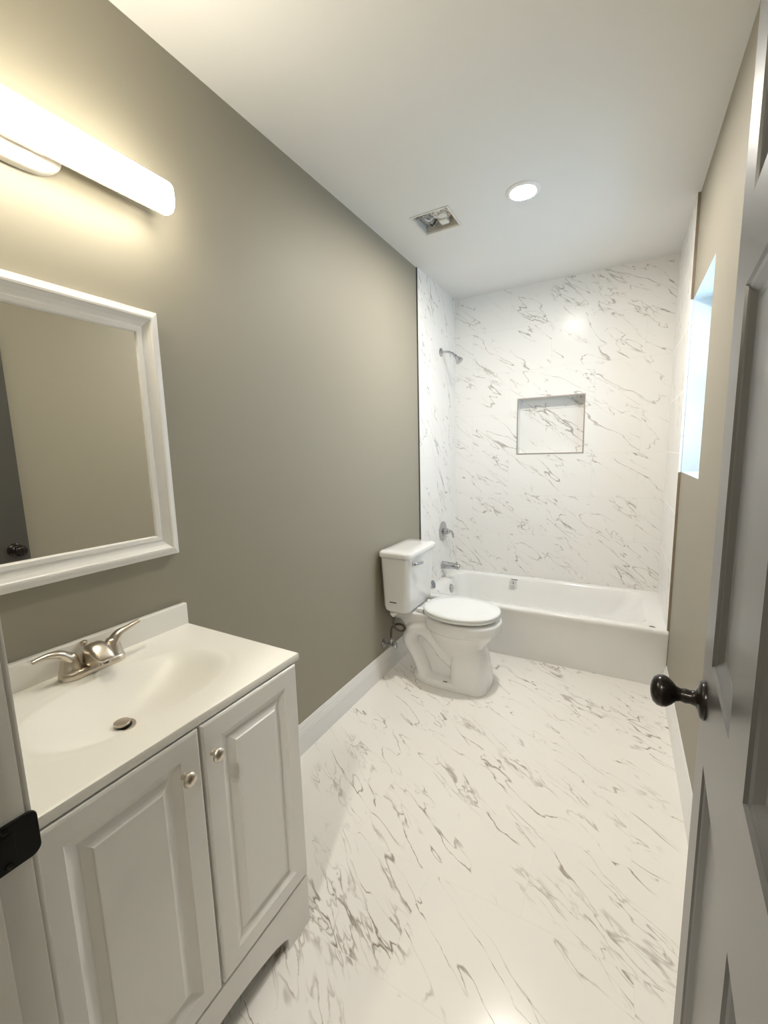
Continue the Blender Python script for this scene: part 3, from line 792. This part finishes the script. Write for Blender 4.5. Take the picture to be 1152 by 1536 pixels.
obj('flush_lever', b, M_chrome, to, autos=60, label='chrome flush lever')
# seat and lid
def seat_ring(a, bb, z, cx_=.462, xmin=.238):
    r = sell(cx_, TY, a, bb, z, 2.15, 72)
    for p in r: p.x = max(p.x, xmin+ .0*p.y)
    return r
b = NB()
loft(b, [seat_ring(.155, .115, .4365, xmin=.30), seat_ring(.222, .182, .4335), seat_ring(.226, .187, .437), seat_ring(.226, .187, .445), seat_ring(.222, .183, .4495), seat_ring(.155, .115, .4495, xmin=.30)], False, False)
st = obj('seat', b, M_seat, to, autos=50)
for (x, y) in ((.60, -.10), (.60, .10), (.38, -.15), (.38, .15)):
    b = NB(); bx(b, x-.012, x+.012, TY+y-.006, TY+y+.006, .4165, .4370, .002); obj('bumper', b, M_white, st)
b = NB()
loft(b, [seat_ring(.215, .176, .4515), seat_ring(.225, .186, .4525), seat_ring(.228, .189, .457), seat_ring(.227, .188, .463), seat_ring(.220, .181, .468), seat_ring(.16, .13, .4705), seat_ring(.06, .05, .4715, xmin=.3)])
obj('seat_lid', b, M_seat, to, autos=50)
for y in (-.075, .075):
    b = NB(); bx(b, .208, .250, TY+y-.014, TY+y+.014, .4262, .452, .005, 3); obj('seat_hinge', b, M_seat, to, autos=50)

# water supply: stop valve at the wall and braided hose
WVY, WVZ = -.556, .205
wv = thing('water_shutoff_valve', 'chrome water shut-off valve on the wall above the baseboard by the toilet', 'valve', (0, WVY, WVZ))
b = NB(); lathe(b, [(.029, .0004), (.028, .005), (.016, .011), (.009, .013)], (0, WVY, WVZ), (1, 0, 0), 32); obj('escutcheon', b, M_chrome, wv, autos=45)
b = NB(); lathe(b, [(.007, .010), (.007, .040), (.012, .041), (.013, .066), (.008, .068), (.006, .082)], (0, WVY, WVZ), (1, 0, 0), 22)
lathe(b, [(.008, 0), (.008, .018), (.011, .019), (.011, .030), (.007, .031)], (.055, WVY, WVZ+.006), (0, 0, 1), 18); obj('valve_body', b, M_chrome, wv, autos=45)
b = NB(); loft(b, [[Vector((.080+x, WVY+p.x, WVZ+p.y)) for p in sell(0, 0, .014*k_, .021*k_, 0, 2.0, 28)] for x, k_ in ((0, .7), (.002, 1), (.010, 1), (.014, .7))]); obj('oval_handle', b, M_chrome, wv, autos=50)
hs = thing('water_supply_hose', 'dark braided supply hose looping from the wall valve to the tank', 'hose', (.055, WVY, WVZ+.04))
b = NB()
P = spline([(.055, WVY, .238), (.055, WVY, .275), (.060, WVY+.004, .312), (.085, WVY+.012, .338), (.125, WVY+.014, .342), (.150, WVY, .330), (.140, WVY-.020, .318), (.105, WVY-.024, .326), (.085, WVY-.018, .352), (.082, WVY-.014, .385), (.082, WVY-.012, .402)], 8)
tube(b, P, .0072, 12); obj('hose', b, M_hose, hs, smooth=True)
b = NB(); lathe(b, [(.010, 0), (.011, .006), (.020, .012), (.020, .028), (.010, .030)], (.082, WVY-.012, .398), (0, 0, 1), 20); obj('coupling_nut', b, M_white, hs, autos=40, label='white plastic nut')
b = NB(); lathe(b, [(.006, 0), (.0075, .002), (.0075, .014), (.006, .016)], (.055, WVY, .236), (0, 0, 1), 16); obj('ferrule', b, M_chrome, hs, autos=40)
